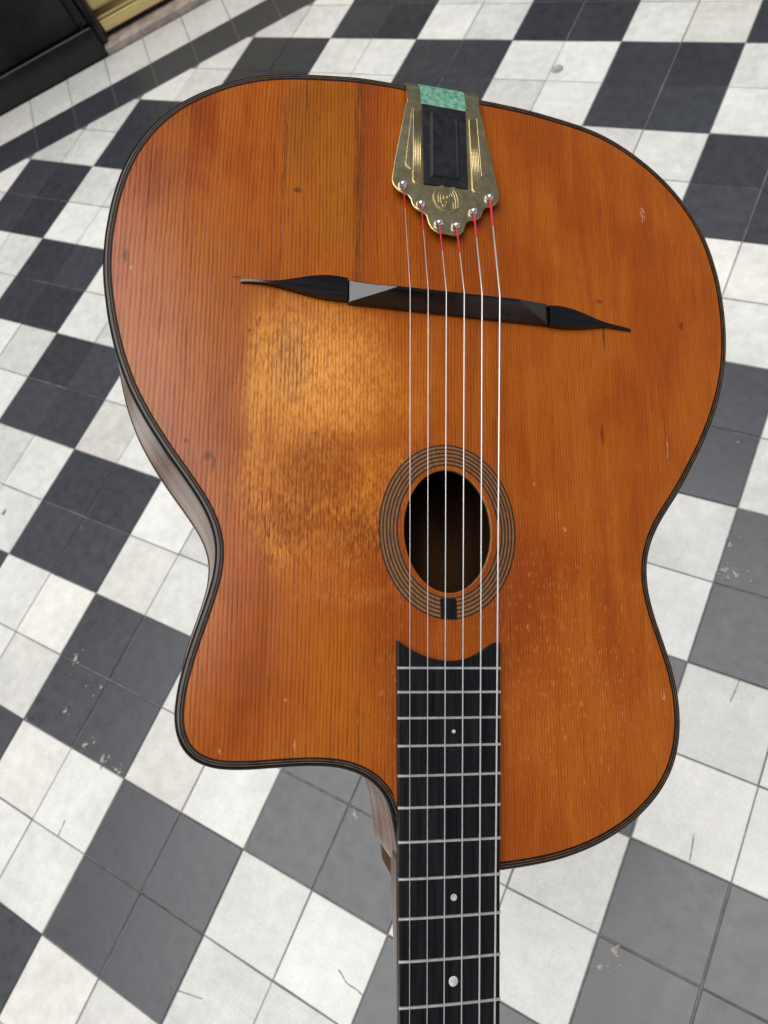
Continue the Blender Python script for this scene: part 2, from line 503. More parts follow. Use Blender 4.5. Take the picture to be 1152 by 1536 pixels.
    # rubbed rings round the swirl
    for rx_, ry_, am_ in ((31.0, 29.0, 0.55), (42.0, 45.0, 0.45)):
        d1 = t.blob(X, Y, -74, -108, rx_, ry_, 0.16, mid, 1.1)
        d2 = t.blob(X, Y, -74, -108, rx_ - 7.0, ry_ - 7.0, 0.22, mid, 1.1)
        rg = t.mul(t.mul(t.sub(d1, t.mn(d1, d2)), t.add(0.15, t.mul(spk, 0.85))), lft)
        c = t.mix(t.mul(rg, am_), c, (0.640, 0.240, 0.034))
    # dark swirl, arcs and the grey rubbed spot inside the patch
    sw = t.blob(X, Y, -74, -104, 21, 19, 0.40, iso, 1.5)
    c = t.mix(t.mul(sw, t.add(0.62, t.mul(spk, -0.40))), c, (0.230, 0.046, 0.0030))
    sw2 = t.blob(X, Y, -52, -92, 18, 6, 0.7, mid, 1.8)
    c = t.mix(t.mul(sw2, 0.45), c, (0.290, 0.070, 0.007))
    sw3 = t.blob(X, Y, -86, -138, 26, 13, 0.7, mid, 2.0)
    c = t.mix(t.mul(sw3, t.sub(0.78, t.mul(spk, 0.55))), c, (0.225, 0.040, 0.0030))
    sw4 = t.blob(X, Y, -45, -150, 16, 15, 0.7, mid, 1.6)
    c = t.mix(t.mul(sw4, t.sub(0.80, t.mul(spk, 0.5))), c, (0.200, 0.036, 0.004))
    arc = t.mul(t.blob(X, t.add(Y, t.mul(t.mul(t.sub(X, -58), t.sub(X, -58)), -0.008)), -58, -182, 32, 3.5, 0.8, fine, 2.2), t.mul(spk, 0.7))
    c = t.mix(t.mul(arc, 0.8), c, (0.520, 0.180, 0.032))
    gy = t.blob(X, Y, -93.0, -44, 10, 21, 0.75, fine, 1.7)
    c = t.mix(t.mul(gy, t.add(0.25, t.mul(late, 0.6))), c, (0.155, 0.078, 0.030))
    rb = t.blob(X, Y, 26, -178, 34, 46, 0.8, mid, 1.4)
    c = t.mix(t.mul(rb, 0.55), c, (0.215, 0.036, 0.004))
    rb2 = t.blob(X, Y, -34, -215, 10, 70, 0.9, mid, 1.2)
    c = t.mix(t.mul(rb2, 0.45), c, (0.235, 0.038, 0.005))
    yl = t.blob(X, Y, -58, -245, 22, 60, 0.9, mid, 1.4)
    c = t.mix(t.mul(yl, 0.55), c, (0.400, 0.118, 0.006))
    # growth rings and fibre
    c = t.mix(t.mul(late, 0.90), c, t.mix(1.0, c, (0.50, 0.37, 0.26), 'MULTIPLY'))
    fib2 = t.noise(t.vec(t.mul(X, 1.15), t.mul(Y, 0.055)), 1.0, 5, 0.7)
    c = t.mix(t.ramp(fib2, 0.50, 0.70, 0.0, 0.42), c, t.mix(1.0, c, (1.35, 1.45, 1.7), 'MULTIPLY'))
    c = t.mix(t.ramp(fib2, 0.48, 0.30, 0.0, 0.42), c, t.mix(1.0, c, (0.70, 0.60, 0.50), 'MULTIPLY'))
    pore = t.noise(t.vec(t.mul(X, 2.9), t.mul(Y, 0.40)), 1.0, 2, 0.5)
    c = t.mix(t.ramp(pore, 0.62, 0.72, 0.0, 0.55), c, t.mix(1.0, c, (0.55, 0.42, 0.32), 'MULTIPLY'))
    c = t.mix(t.ramp(fib, 0.52, 0.80, 0.0, 0.34), c, t.mix(1.0, c, (1.45, 1.60, 2.0), 'MULTIPLY'))
    c = t.mix(t.ramp(fib, 0.48, 0.22, 0.0, 0.40), c, t.mix(1.0, c, (0.66, 0.55, 0.45), 'MULTIPLY'))
    # short pale scratches, denser beside the fingerboard and in the lower right
    scn = t.noise(t.vec(t.mul(X, 1.9), t.mul(Y, 0.16)), 1.0, 2, 0.5)
    zone = t.add(t.blob(X, Y, 62, -205, 48, 70, 0.8, mid, 1.2), t.blob(X, Y, -36, -215, 9, 75, 0.8, mid, 1.0))
    zone = t.add(t.add(zone, t.mul(t.blob(X, Y, 100, -245, 60, 60, 0.8), 0.45)), 0.06)
    zone = t.mul(zone, t.ramp(fine, 0.36, 0.60))
    scm = t.mul(t.ramp(scn, 0.60, 0.70), t.mul(zone, 0.65))
    c = t.mix(t.M('MINIMUM', t.mul(scm, 0.85), 0.8), c, (0.600, 0.300, 0.130))
    # knots, dents, cracks
    ink = 0.0
    for cx_, cy_, rx_, ry_ in ((-92.3, 66.5, 2.6, 1.9), (-189.2, 11.3, 1.5, 3.2), (-137.5, -104.5, 2.4, 2.2),
                               (-134.0, -108.5, 1.0, 4.0), (-149.5, -96.5, 1.6, 1.2), (-112, -20.5, 0.8, 1.6), (-117.5, -28, .7, 1.2), (106.8, 15.4, 2.2, 1.1),
                               (108.5, -8.0, 0.9, 9.0), (104.0, -75, 0.9, 7.0), (-126.5, 4.5, 3.5, 0.7), (166.5, 5.0, 1.4, 3.0)):
        ink = t.mx(ink, t.blob(X, Y, cx_, cy_, rx_, ry_, 0.4, fleck, 2.2))
    for cx_, cy_, rx_, ry_ in ((-101.0, 72, 0.45, 62), (-50.5, -252, 0.45, 18), (149.2, -72, 0.4, 14), (-88.7, 132, 0.5, 18)):
        ink = t.mx(ink, t.mul(t.blob(t.add(X, t.mul(t.sub(mid, 0.5), 5.0)), Y, cx_, cy_, rx_, ry_, 0.5), t.ramp(brk, 0.34, 0.52)))
    smr = t.mul(t.blob(X, Y, -80, 128, 7, 11, 0.7, fine, 1.8), t.ramp(fine, 0.52, 0.64))
    ink = t.mx(ink, t.mul(smr, 0.7))
    c = t.mix(t.mul(ink, 0.62), c, (0.040, 0.014, 0.006))
    pale = 0.0
    for cx_, cy_, rx_, ry_ in ((75.5, -137.5, 1.6, 1.4), (143.0, 84.0, 1.6, 5.0), (150.0, -83.0, 0.6, 8.0), (136.5, -236.0, 1.5, 2.8),
                               (-85.0, -262.0, 0.5, 3.2), (-124.5, -263.5, 0.8, 1.2), (-185.5, 4.0, .8, 1.2), (-90.6, -237, .6, 1.3), (56.5, -110, .8, 1.3)):
        pale = t.mx(pale, t.blob(X, Y, cx_, cy_, rx_, ry_, 0.4, fleck, 2.6))
    pale = t.mul(pale, t.ramp(t.noise(t.vec(t.mul(X, 1.3), t.mul(Y, 0.30)), 1.0, 2, 0.5), 0.46, 0.60))
    c = t.mix(t.mul(pale, 0.6), c, (0.66, 0.42, 0.24))
    # dark handling edge round the border of the plate
    if band:
        c = t.mix(1.0, c, (0.62, 0.78, 1.25), 'MULTIPLY')
    h = t.add(t.add(t.mul(late, -0.55), t.mul(fib, 0.25)), t.mul(ink, -1.2))
    t.bump(t.add(h, t.mul(mid, 0.8)), 0.12, 0.0006)
    rough = t.add(0.17, t.add(t.mul(t.sub(mid, 0.5), 0.12), t.mul(w1, 0.06)))
    return t.out(c, rough, 0, 0.34, 0.0, 0.16)


M_TOP = spruce('old_varnished_spruce')


def mat_rosette():
    t = NT('rosette_wood')
    X, Y, Z = t.xyz(t.tc())
    n = t.noise(t.vec(t.mul(X, 900), t.mul(Y, 120), 0), 1.0, 4, 0.6)
    c = t.mix(t.ramp(n, 0.3, 0.7), (0.150, 0.054, 0.013), (0.265, 0.105, 0.029))
    return t.out(c, 0.45, 0, 0.35)


M_ROSE = mat_rosette()
M_HOLE = mat_plain('bare_spruce_edge', (0.44, 0.22, 0.09), 0.5, var=0.3, scale=300)

# ------------------------------------------------------------------ floor
floor = empty('floor', (0, 0, 0), 'chequered cement tile floor with dark and white blocks of four tiles', None, 'structure')
S2 = math.sqrt(2)
GAP = 0.0085                                              # half a joint, in tiles
base = mesh('grout_bed', *boxdata(-30 * T, 45 * T, -30 * T, 32 * T, -0.05, -0.0022), M_GROUT, floor)
ground = mesh('ground', [(-60, -60, -0.06), (60, -60, -0.06), (60, 60, -0.06), (-60, 60, -0.06)], [(0, 1, 2, 3)], M_PAVE)
ground['kind'] = 'structure'
ground['label'] = 'grey stone pavement around the tiled floor'


def tile_mesh(poly, h=0.006, bev=0.0007):
    """poly in metres about its own centre: bevelled slab"""
    n = len(poly)
    c = Vector((sum(p[0] for p in poly) / n, sum(p[1] for p in poly) / n))
    ins = []
    for p in poly:
        d = c - Vector(p)
        ins.append(Vector(p) + d.normalized() * min(bev * 1.5, d.length * 0.3))
    v = [(p[0], p[1], -h) for p in poly] + [(p[0], p[1], -bev) for p in poly] + [(p.x, p.y, 0) for p in ins]
    f = [tuple(range(2 * n, 3 * n))]
    for k in (0, 1):
        for i in range(n):
            j = (i + 1) % n
            f.append((k * n + i, k * n + j, (k + 1) * n + j, (k + 1) * n + i))
    return v, f


def clip(poly, nx, ny, d):
    """keep nx*x + ny*y <= d"""
    out = []
    for i in range(len(poly)):
        a, b = poly[i], poly[(i + 1) % len(poly)]
        da, db = nx * a[0] + ny * a[1] - d, nx * b[0] + ny * b[1] - d
        if da <= 0: out.append(a)
        if da * db < 0:
            t = da / (da - db)
            out.append((a[0] + (b[0] - a[0]) * t, a[1] + (b[1] - a[1]) * t))
    return out


def in_view(px, py, mar=0.10):
    d = Vector((px, py, 0)) - CAM
    X, Y, Z = d.dot(cx), d.dot(cy), d.dot(cz)
    if Z < 0.05: return False
    u, v = 1130 * X / Z / 1152, 1130 * Y / Z / 1536
    return abs(u) < 0.5 + mar and abs(v) < 0.5 + mar


full = [(-.5 + GAP, -.5 + GAP), (.5 - GAP, -.5 + GAP), (.5 - GAP, .5 - GAP), (-.5 + GAP, .5 - GAP)]
full = [(a * T, b * T) for a, b in full]
TM = {}
for nm, mt in (('white', M_WHITE), ('black', M_BLACK)):
    for k in range(3):
        v, f = tile_mesh([(x + random.uniform(-.0006, .0006), y + random.uniform(-.0006, .0006)) for x, y in full])
        me = bpy.data.meshes.new('tile')
        me.from_pydata(v, [], f)
        me.materials.append(mt)
        TM[nm, k] = me
rest = {'white': ([], []), 'black': ([], [])}
BORD = 14.15 / S2                                         # field ends here, measured across (Y - X)/sqrt2
count = 0


def put_tile(poly, kind, z=0.0, data=None, rot=0.0):
    """poly in tile units, world position"""
    global count
    n = len(poly)
    c = (sum(p[0] for p in poly) / n * T, sum(p[1] for p in poly) / n * T)
    if in_view(*c) and count < 296:
        count += 1
        if data is None:
            v, f = tile_mesh([(p[0] * T - c[0], p[1] * T - c[1]) for p in poly])
            data = bpy.data.meshes.new('tile')
            data.from_pydata(v, [], f)
            data.materials.append(M_WHITE if kind == 'white' else M_BLACK)
        o = bpy.data.objects.new('tile', data)
        col.objects.link(o)
        o.parent = floor
        o.location = (c[0], c[1], random.uniform(-.0005, .0005))
        o.rotation_euler = (random.gauss(0, .0016), random.gauss(0, .0016), rot + random.gauss(0, .0022))
    else:
        V, F = rest[kind]
        b = len(V)
        v, f = tile_mesh([(p[0] * T, p[1] * T) for p in poly])
        V.extend(v)
        F.extend(tuple(i + b for i in q) for q in f)


cells = []
for a in range(-22, 27):
    for b in range(-22, 37):
        cells.append(((b + .5 - 5) ** 2 + (a + .5 - 5) ** 2, a, b))
for _, a, b in sorted(cells):
    kind = 'black' if (a // 2 + b // 2) % 2 == 0 else 'white'
    poly = [(b + GAP, a + GAP), (b + 1 - GAP, a + GAP), (b + 1 - GAP, a + 1 - GAP), (b + GAP, a + 1 - GAP)]
    wmax = max((y - x) / S2 for x, y in poly)
    if wmax <= BORD:
        put_tile(poly, kind, data=TM[kind, random.randrange(3)])
    else:
        q = clip(poly, -1 / S2, 1 / S2, BORD - GAP)
        if len(q) >= 3:
            ar = abs(sum(q[i][0] * q[(i + 1) % len(q)][1] - q[(i + 1) % len(q)][0] * q[i][1] for i in range(len(q)))) / 2
            if ar > 0.02: put_tile(q, kind)
sw = lambda s, w: ((s - w) / S2, (s + w) / S2)
for k in range(-14, 30):
    s0, s1 = 1.62 + 1.03 * k + GAP, 1.62 + 1.03 * (k + 1) - GAP
    put_tile([sw(s0, BORD + GAP), sw(s1, BORD + GAP), sw(s1, 11.0 - GAP), sw(s0, 11.0 - GAP)], 'black')
    put_tile([sw(s0, 11.0 + GAP), sw(s1, 11.0 + GAP), sw(s1, 12.15), sw(s0, 12.15)], 'white')
for kind, (V, F) in rest.items():
    o = mesh('distant_tiles', V, F, M_WHITE if kind == 'white' else M_BLACK, floor, fix=False)
    o['kind'] = 'stuff'


def chip(x, y, r, seed, mat=M_CHIP, name='chip'):
    rr = random.Random(seed)
    n = 18
    ang = rr.uniform(0, 6)
    pts = []
    for i in range(n):
        t = 2 * math.pi * i / n
        q = 0.85 * r * rr.uniform(0.5, 1.1) * (1 + .25 * math.sin(3 * t + ang))
        u, v = q * math.cos(t), 0.55 * q * math.sin(t)
        pts.append((x * T + u * math.cos(ang) - v * math.sin(ang), y * T + u * math.sin(ang) + v * math.cos(ang)))
    v = [(px, py, 0.0016) for px, py in pts] + [(x * T, y * T, 0.0019)] + [(px + (px - x * T) * .12, py + (py - y * T) * .12, -0.001) for px, py in pts]
    f = [(i, (i + 1) % n, n) for i in range(n)] + [(i, (i + 1) % n, n + 1 + (i + 1) % n, n + 1 + i) for i in range(n)]
    return mesh(name, v, f, mat, floor)


for i, (x, y, r) in enumerate(((2.29, -.947, .012), (2.36, -.99, .005), (2.945, -1.131, .007), (2.90, -1.28, .005), (2.599, -1.636, .009), (3.18, -1.88, .011), (3.30, -1.80, .006),
                               (3.55, -1.93, .014), (3.63, -1.86, .006), (3.82, -1.95, .008), (3.89, -1.96, .007), (2.06, -1.98, .005), (2.709, -1.213, .004),
                               (10.04, 3.50, .009), (10.07, 3.18, .011), (10.2, 3.165, .012), (10.13, 3.1, .006), (9.77, 4.869, .004), (10.18, -1.05, .013), (10.10, -1.26, .010),
                               (7.11, -1.06, .011), (7.16, -1.09, .007), (-3.99, 5.85, .007), (1.077, .82, .004))):
    chip(x, y, r * 0.8, i)
    for k in range(4 if r > .0075 else 1):
        chip(x + random.gauss(0, r * 6), y + random.gauss(0, r * 6), r * random.uniform(.14, .34), 100 + i * 7 + k)
chip(-0.6, 0.57, .009, 77, M_CRACK, 'dirt_spot')
for pts in (((10.55, 1.997), (10.539, 1.846), (10.524, 1.738)), ((10.559, .295), (10.578, .161), (10.592, .027)),
            ((7.644, -2.55), (7.70, -2.575), (7.791, -2.619), (7.90, -2.62), (7.997, -2.637)), ((5.994, -3.625), (6.154, -3.587), (6.325, -3.547)), ((3.485, -2.791), (3.505, -3.012))):
    v, f = [], []
    pp = spline(pts, 4)
    for i, p in enumerate(pp):
        d = Vector(pp[min(i + 1, len(pp) - 1)]) - Vector(pp[max(i - 1, 0)])
        nrm = Vector((-d.y, d.x)).normalized() * (0.0007 * random.uniform(.5, 1.2))
        for sg in (-1, 1):
            v.append((p[0] * T + nrm.x * sg, p[1] * T + nrm.y * sg, 0.0011))
        if i: f.append((2 * i - 2, 2 * i - 1, 2 * i + 1, 2 * i))
    mesh('crack', v, f, M_CRACK, floor)
# small round metal stud let into a white tile
sx, sy = 5.107 * T, 11.284 * T
rings = []
for r, z in ((.0150, 0.0), (.0150, .0010), (.0138, .0014), (.0100, .0012), (.0085, .0006), (.0002, .0006)):
    rings.append([(sx + r * math.cos(2 * math.pi * k / 24), sy + r * math.sin(2 * math.pi * k / 24), z) for k in range(24)])
sweep_closed('floor_stud', rings, M_STUD, floor)

# ------------------------------------------------------------------ shopfront across the top left corner
S0, W0 = 3.87, 12.2
shop = empty('shopfront', (sw(S0, W0)[0] * T, sw(S0, W0)[1] * T, 0), 'black painted shopfront with polished brass kick plate above a stone step', 'shopfront')
shop.rotation_euler = (0, 0, R(45))
u = T
# local x runs along the front, local y goes into the building
box('plinth', -24 * u, -0.06 * u, 0, 0.5 * u, -0.01, 0.69 * u, M_BLACKPAINT, shop, 0.006)
box('pier_panel', -24 * u, -0.32 * u, 0.13 * u, 0.5 * u, 0.70 * u, 7.5 * u, M_BLACKPAINT, shop, 0.004)
box('pier_moulding', -0.30 * u, -0.10 * u, 0.06 * u, 0.5 * u, 0.70 * u, 7.5 * u, M_BLACKPAINT, shop, 0.012)
box('door_jamb', -0.09 * u, 0.10 * u, 0.16 * u, 0.6 * u, 0.17 * u, 7.5 * u, M_BLACKPAINT, shop, 0.006)
box('step', -0.05 * u, 26 * u, -0.01 * u, 0.75 * u, -0.01, 0.165 * u, M_STONE, shop, 0.004)
box('recess', 0.11 * u, 26 * u, 0.46 * u, 0.8 * u, 0.17 * u, 0.30 * u, M_BLACKPAINT, shop, 0)
for i, (z0, z1, yy) in enumerate(((0.30, 0.55, 0.34), (0.86, 1.30, 0.33), (1.34, 2.2, 0.35))):
    box('brass_plate', 0.12 * u, 26 * u, yy * u, 0.75 * u, z0 * u, z1 * u, M_BRASSDOOR, shop, 0.003)
box('brass_fillet', 0.12 * u, 26 * u, 0.40 * u, 0.75 * u, 0.555 * u, 0.855 * u, M_BRASSDOOR, shop, 0.002)
tube('brass_bead', [(0.12 * u, 0.385 * u, 0.71 * u), (13 * u, 0.385 * u, 0.71 * u), (26 * u, 0.385 * u, 0.71 * u)], 0.075 * u, M_BRASSDOOR, shop, 16)
box('window_pane', 0.2 * u, 26 * u, 0.46 * u, 0.50 * u, 2.21 * u, 6.58 * u, M_DARKGLASS, shop, 0)
box('fascia', -0.05 * u, 26 * u, 0.2 * u, 0.7 * u, 6.6 * u, 7.5 * u, M_BLACKPAINT, shop, 0.01)

# ------------------------------------------------------------------ guitar
GM = Matrix(((0.766705, -0.343936, 0.5421), (0.421233, 0.906721, -0.020488), (-0.484487, 0.244059, 0.840064)))
GL = CAM + Vector((-0.202064, 0.25665, -0.363427))
g = empty('acoustic_guitar', GL, 'old orange brown jazz guitar with cutaway, oval sound hole and worn golden patch', 'guitar')
m = GM.to_4x4()
m.translation = GL
g.rotation_mode = 'QUATERNION'
g.rotation_quaternion = GM.to_quaternion()
# local axes: x across the strings, y towards the tail, z out of the soundboard; origin under the bridge saddle
HC = (0.0015, -0.1413)                                    # centre of the sound hole
HA, HB = 0.0269, 0.0366
DOME = 0.0025
out = [(x / 1000, y / 1000) for x, y in OUT]
out = spline(out, 4, True)
NO = len(out)
TH = sorted((math.atan2(y - HC[1], x - HC[0]), math.hypot(x - HC[0], y - HC[1])) for x, y in out)


def r_out(th):
    import bisect
    i = bisect.bisect_left(TH, (th, 0))
    a, b = TH[i - 1], TH[i % len(TH)]
    da = (b[0] - a[0]) % (2 * math.pi)
    t = ((th - a[0]) % (2 * math.pi)) / da if da > 1e-9 else 0
    return a[1] + (b[1] - a[1]) * min(1, max(0, t))


def r_in(th):
    return HA * HB / math.hypot(HB * math.cos(th), HA * math.sin(th))


def ztop(x, y):
    th = math.atan2(y - HC[1], x - HC[0])
    r, a, b = math.hypot(x - HC[0], y - HC[1]), r_in(th), r_out(th)
    t = min(1.0, max(0.0, (r - a) / (b - a)))
    return DOME * (1 - t * t)


nrm = []
for i in range(NO):
    a, b = Vector(out[i - 1]), Vector(out[(i + 1) % NO])
    d = (b - a).normalized()
    nrm.append(Vector((-d.y, d.x)))                       # outline runs clockwise seen from the top: this points outwards
cen = Vector(HC)
if sum(nrm[i].dot(Vector(out[i]) - cen) for i in range(NO)) < 0:
    nrm = [-k for k in nrm]


def offs(dist):
    return [(out[i][0] + nrm[i].x * dist, out[i][1] + nrm[i].y * dist) for i in range(NO)]


def ring(dist, z):
    return [(x, y, z) for x, y in offs(dist)]


# soundboard: polar grid from the hole to just inside the binding, with the cut wall of the hole
NA, NR = 360, 26
V, F = [], []
inner = Vector((0, 0))
for j in range(NR + 1):
    t = j / NR
    for k in range(NA):
        th = -math.pi + 2 * math.pi * (k + .5) / NA
        a, b = r_in(th), r_out(th) - 0.0034
        r = a + (b - a) * t
        x, y = HC[0] + r * math.cos(th), HC[1] + r * math.sin(th)
        V.append((x, y, ztop(x, y)))
for j in range(NR):
    for k in range(NA):
        k2 = (k + 1) % NA
        F.append((j * NA + k, j * NA + k2, (j + 1) * NA + k2, (j + 1) * NA + k))
top = mesh('soundboard', V, F, M_TOP, g, True)
for p in top.data.polygons:
    if p.normal.z < 0: p.flip()


def ell(a, b, z, n=128):
    o = []
    for k in range(n):
        t = 2 * math.pi * k / n
        x, y = HC[0] + a * math.cos(t), HC[1] + b * math.sin(t)
        o.append((x, y, z if not callable(z) else z(x, y)))
    return o


zt = lambda e: (lambda x, y: ztop(x, y) + e)
sweep_closed('hole_edge', [ell(HA + .0004, HB + .0004, zt(.00005)), ell(HA, HB, zt(-.0004)), ell(HA - .0001, HB - .0001, -0.0012), ell(HA + .0035, HB + .0035, -0.0013)], M_HOLE, top)
rose = sweep_closed('rosette', [ell(0.0302, 0.0388, zt(-.0005)), ell(0.0304, 0.0390, zt(.00018)), ell(0.0417, 0.0517, zt(.00018)), ell(0.0419, 0.0519, zt(-.0005))], M_ROSE, g, False)
for k in range(6):
    t = k / 5
    a, b = 0.0310 + t * 0.0104, 0.0396 + t * 0.0118
    hw = 0.00042
    sweep_closed('ring', [ell(a - hw, b - hw, zt(0.0)), ell(a - hw, b - hw, zt(.00032)), ell(a + hw, b + hw, zt(.00032)), ell(a + hw, b + hw, zt(0.0))], M_RING, rose, False)
prism('rosette_block', [(-0.0036, -0.1930), (0.0060, -0.1930), (0.0058, -0.1812), (-0.0040, -0.1812)], 0.0, lambda x, y: ztop(x, y) + .0007, M_EBONY, rose, 0.0002)

# body: sides, back, bindings
def depth(y): return 0.084 + (y + 0.33) / 0.48 * 0.024


def flare(dist, t):
    """the back is a little wider than the top, except in the cutaway"""
    o = []
    for i, (x, y) in enumerate(out):
        k = -0.7 if (y < -0.262 and x < 0.02) else 1.0
        o.append(k)
    o = [sum(o[(i + j) % NO] for j in range(-24, 25)) / 49 for i in range(NO)]
    return [(out[i][0] + nrm[i].x * (dist + 0.0045 * t * o[i]), out[i][1] + nrm[i].y * (dist + 0.0045 * t * o[i])) for i in range(NO)]


side_rings = []
for t in (0, .08, .25, .5, .75, .92, 1.0):
    side_rings.append([(x, y, -0.0042 - (depth(y) - 0.0042) * t) for x, y in flare(-0.0004, t)])
sides = sweep_closed('sides', side_rings, M_RIB, g)
bc = (0.0, -0.09)
brs = []
for t in (1.0, .97, .8, .6, .4, .2, .02):
    brs.append([(bc[0] + (x - bc[0]) * t, bc[1] + (y - bc[1]) * t, -depth(y) - 0.010 * (1 - t * t)) for x, y in flare(-0.001, 1)])
back = sweep_closed('back', brs, M_RIB, g)
sweep_closed('back_binding', [[(x, y, -depth(y) + 0.004) for x, y in flare(-.0002, 1)], [(x, y, -depth(y) - 0.0002) for x, y in flare(.0001, 1)], [(x, y, -depth(y) - 0.0015) for x, y in flare(-.0012, 1)], [(x, y, -depth(y) - 0.0014) for x, y in flare(-.004, 1)]], M_RIB, g)
# inner lining so the sound hole looks into a dim wooden box
ir = []
for t in (.985, .8, .6, .4, .2, .02):
    ir.append([(bc[0] + (x - bc[0]) * t, bc[1] + (y - bc[1]) * t, -depth(y) - 0.010 * (1 - t * t) + 0.0025) for x, y in offs(-0.004)])
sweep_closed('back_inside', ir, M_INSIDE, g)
box('neck_block', -0.018, 0.045, -0.322, -0.262, -0.085, -0.004, M_INSIDE, g, 0.002)
box('back_brace', -0.125, 0.125, -0.180, -0.166, -0.103, -0.088, M_INSIDE, g, 0.002)
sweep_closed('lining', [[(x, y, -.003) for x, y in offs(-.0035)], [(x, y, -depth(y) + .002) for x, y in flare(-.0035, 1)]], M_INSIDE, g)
# binding: rounded black edge, then fine lines on the top
prof = [(0.0000, -.0055), (0.0004, -.0045), (0.0005, -.0030), (0.0003, -.0015), (-0.0003, -.0005), (-0.0011, .0001), (-0.0018, .0002), (-0.0042, .0002), (-0.0044, -.0006)]
bind = sweep_closed('binding', [ring(d, z) for d, z in prof], M_CELL, g)
for d0, d1, mt, e in ((-.0018, -.0021, M_TAN, .00034), (-.0031, -.00336, M_TAN, .00034), (-.0021, -.0031, M_DARKLINE, .00028), (-.0034, -.0046, M_DARKLINE, .00028)):
    sweep_closed('purfling_line', [ring(d0, 0.0), ring(d0, e), ring(d1, e), ring(d1, 0.0)], mt, bind, False)

# bridge: raised middle with a ridge, a slanted facet at either end, and two flat glued wings
br = None
def bridge_mid():
    xs = [-0.0608 + i * (0.0683 + 0.0608) / 64 for i in range(65)]
    rings_ = []
    for x in xs:
        tt = (x + 0.0608) / 0.1291
        yc = 0.0012 + 0.012 * (x - 0.003) * .3
        up = 0.0070 - 0.0016 * math.exp(-((x - .003) / .035) ** 2)          # tail side foot
        lo = -0.0062 - 0.0006 * tt
        if x < -0.045: up += (-0.045 - x) / 0.016 * 0.0014
        h = 0.0180
        if x < -0.034: h = 0.0180 - (-0.034 - x) / 0.0268 * 0.0122
        if x > 0.0430: h = 0.0180 - (x - 0.0430) / 0.0253 * 0.0122
        H = 0.0180
        e = (H - h) / (H - 0.0052)
        yu, yl = yc + 0.0007 + (up - yc) * e * 0.98, yc - 0.0007 + (lo - yc) * e * 0.98
        zb = ztop(x, yc) - 0.0003
        rings_.append([(x, up, zb), (x, up, 0.0050), (x, yu, max(h, 0.004)), (x, yl, max(h, 0.004)), (x, lo, 0.0050), (x, lo, zb)])
    V = [p for r in rings_ for p in r]
    n = 6
    F = [(i * n + k, i * n + (k + 1) % n, (i + 1) * n + (k + 1) % n, (i + 1) * n + k) for i in range(64) for k in range(n)]
    F += [tuple(range(n)), tuple(range(64 * n, 65 * n))]
    o = mesh('bridge', V, F, M_BRIDGE, g)
    for p in o.data.polygons: p.use_smooth = True
    o.data.set_sharp_from_angle(angle=R(22))
    bv = o.modifiers.new('bevel', 'BEVEL')
    bv.width, bv.segments, bv.limit_method, bv.angle_limit = 0.0005, 2, 'ANGLE', R(25)
    return o


br = bridge_mid()
def wing(upper, lower, zin, name='bridge_wing'):
    up, lo = spline(upper, 5), spline(lower, 5)
    n = len(up)
    V, F = [], []
    for i in range(n):
        (xu, yu), (xl, yl) = up[i], lo[i]
        t = i / (n - 1)
        h = 0.0016 + (zin - 0.0016) * (1 - t) ** 0.55
        zb = ztop(xu, 0.5 * (yu + yl)) - 0.0002
        cr = min(0.0006, abs(yu - yl) * .15)
        V += [(xu, yu, zb), (xu, yu, zb + h * .72), (xu, yu - cr, zb + h), (xl, yl + cr, zb + h), (xl, yl, zb + h * .72), (xl, yl, zb)]
    for i in range(n - 1):
        for k in range(6):
            F.append((i * 6 + k, i * 6 + (k + 1) % 6, (i + 1) * 6 + (k + 1) % 6, (i + 1) * 6 + k))
    F += [tuple(range(6)), tuple(range((n - 1) * 6, n * 6))]
    o = mesh(name, V, F, M_BRIDGE, g, True)
    o.data.set_sharp_from_angle(angle=R(32))
    return o


wing([(-.0613, .0093), (-.0713, .0101), (-.0814, .0090), (-.0913, .0066), (-.1044, .0035), (-.1150, .0029), (-.1242, .0029)],
     [(-.0613, -.0049), (-.0713, -.0048), (-.0805, -.0040), (-.0940, -.0016), (-.1050, .0004), (-.1150, .0010), (-.1242, .0007)], 0.0058)
wing([(.0688, .0064), (.0770, .0068), (.0860, .0058), (.0933, .0040), (.1075, .0000), (.1180, -.0014), (.1278, -.0021)],
     [(.0688, -.0071), (.0770, -.0074), (.0860, -.0069), (.0952, -.0056), (.1085, -.0032), (.1180, -.0034), (.1278, -.0037)], 0.0056)

# fingerboard
SCALE = 0.66
zf = lambda d: 0.0139 - 0.027 * d                         # playing surface of the board, d metres from the saddle
hwid = lambda d: 0.0337 - 0.01496 * d
crescent = [(-.0300, -.2052), (-.0265, -.2078), (-.0218, -.2106), (-.0131, -.2142), (-.0035, -.2161), (.0044, -.2161), (.0124, -.2144), (.0206, -.2102), (.0265, -.2064), (.0302, -.2056)]
cres = spline(crescent, 4)
NUT_D = SCALE
V, F = [], []
n = len(cres)
M_ = 48
for j in range(M_ + 1):
    t = j / M_
    for x, y in cres:
        d0 = -y
        d = d0 + (NUT_D - d0) * t
        fx = x / 0.0306
        hw = hwid(d)
        crown = 0.0
        V.append((fx * hw, -d, zf(d) + 0.0007 * (1 - fx * fx) - 0.0007))
nt_ = len(V)
V += [(x, y, z - 0.0062) for x, y, z in V]
for j in range(M_):
    for i in range(n - 1):
        a = j * n + i
        F.append((a, a + 1, a + n + 1, a + n))
        F.append((nt_ + a, nt_ + a + n, nt_ + a + n + 1, nt_ + a + 1))
    for i in (0, n - 1):
        a = j * n + i
        F.append((a, a + n, nt_ + a + n, nt_ + a))
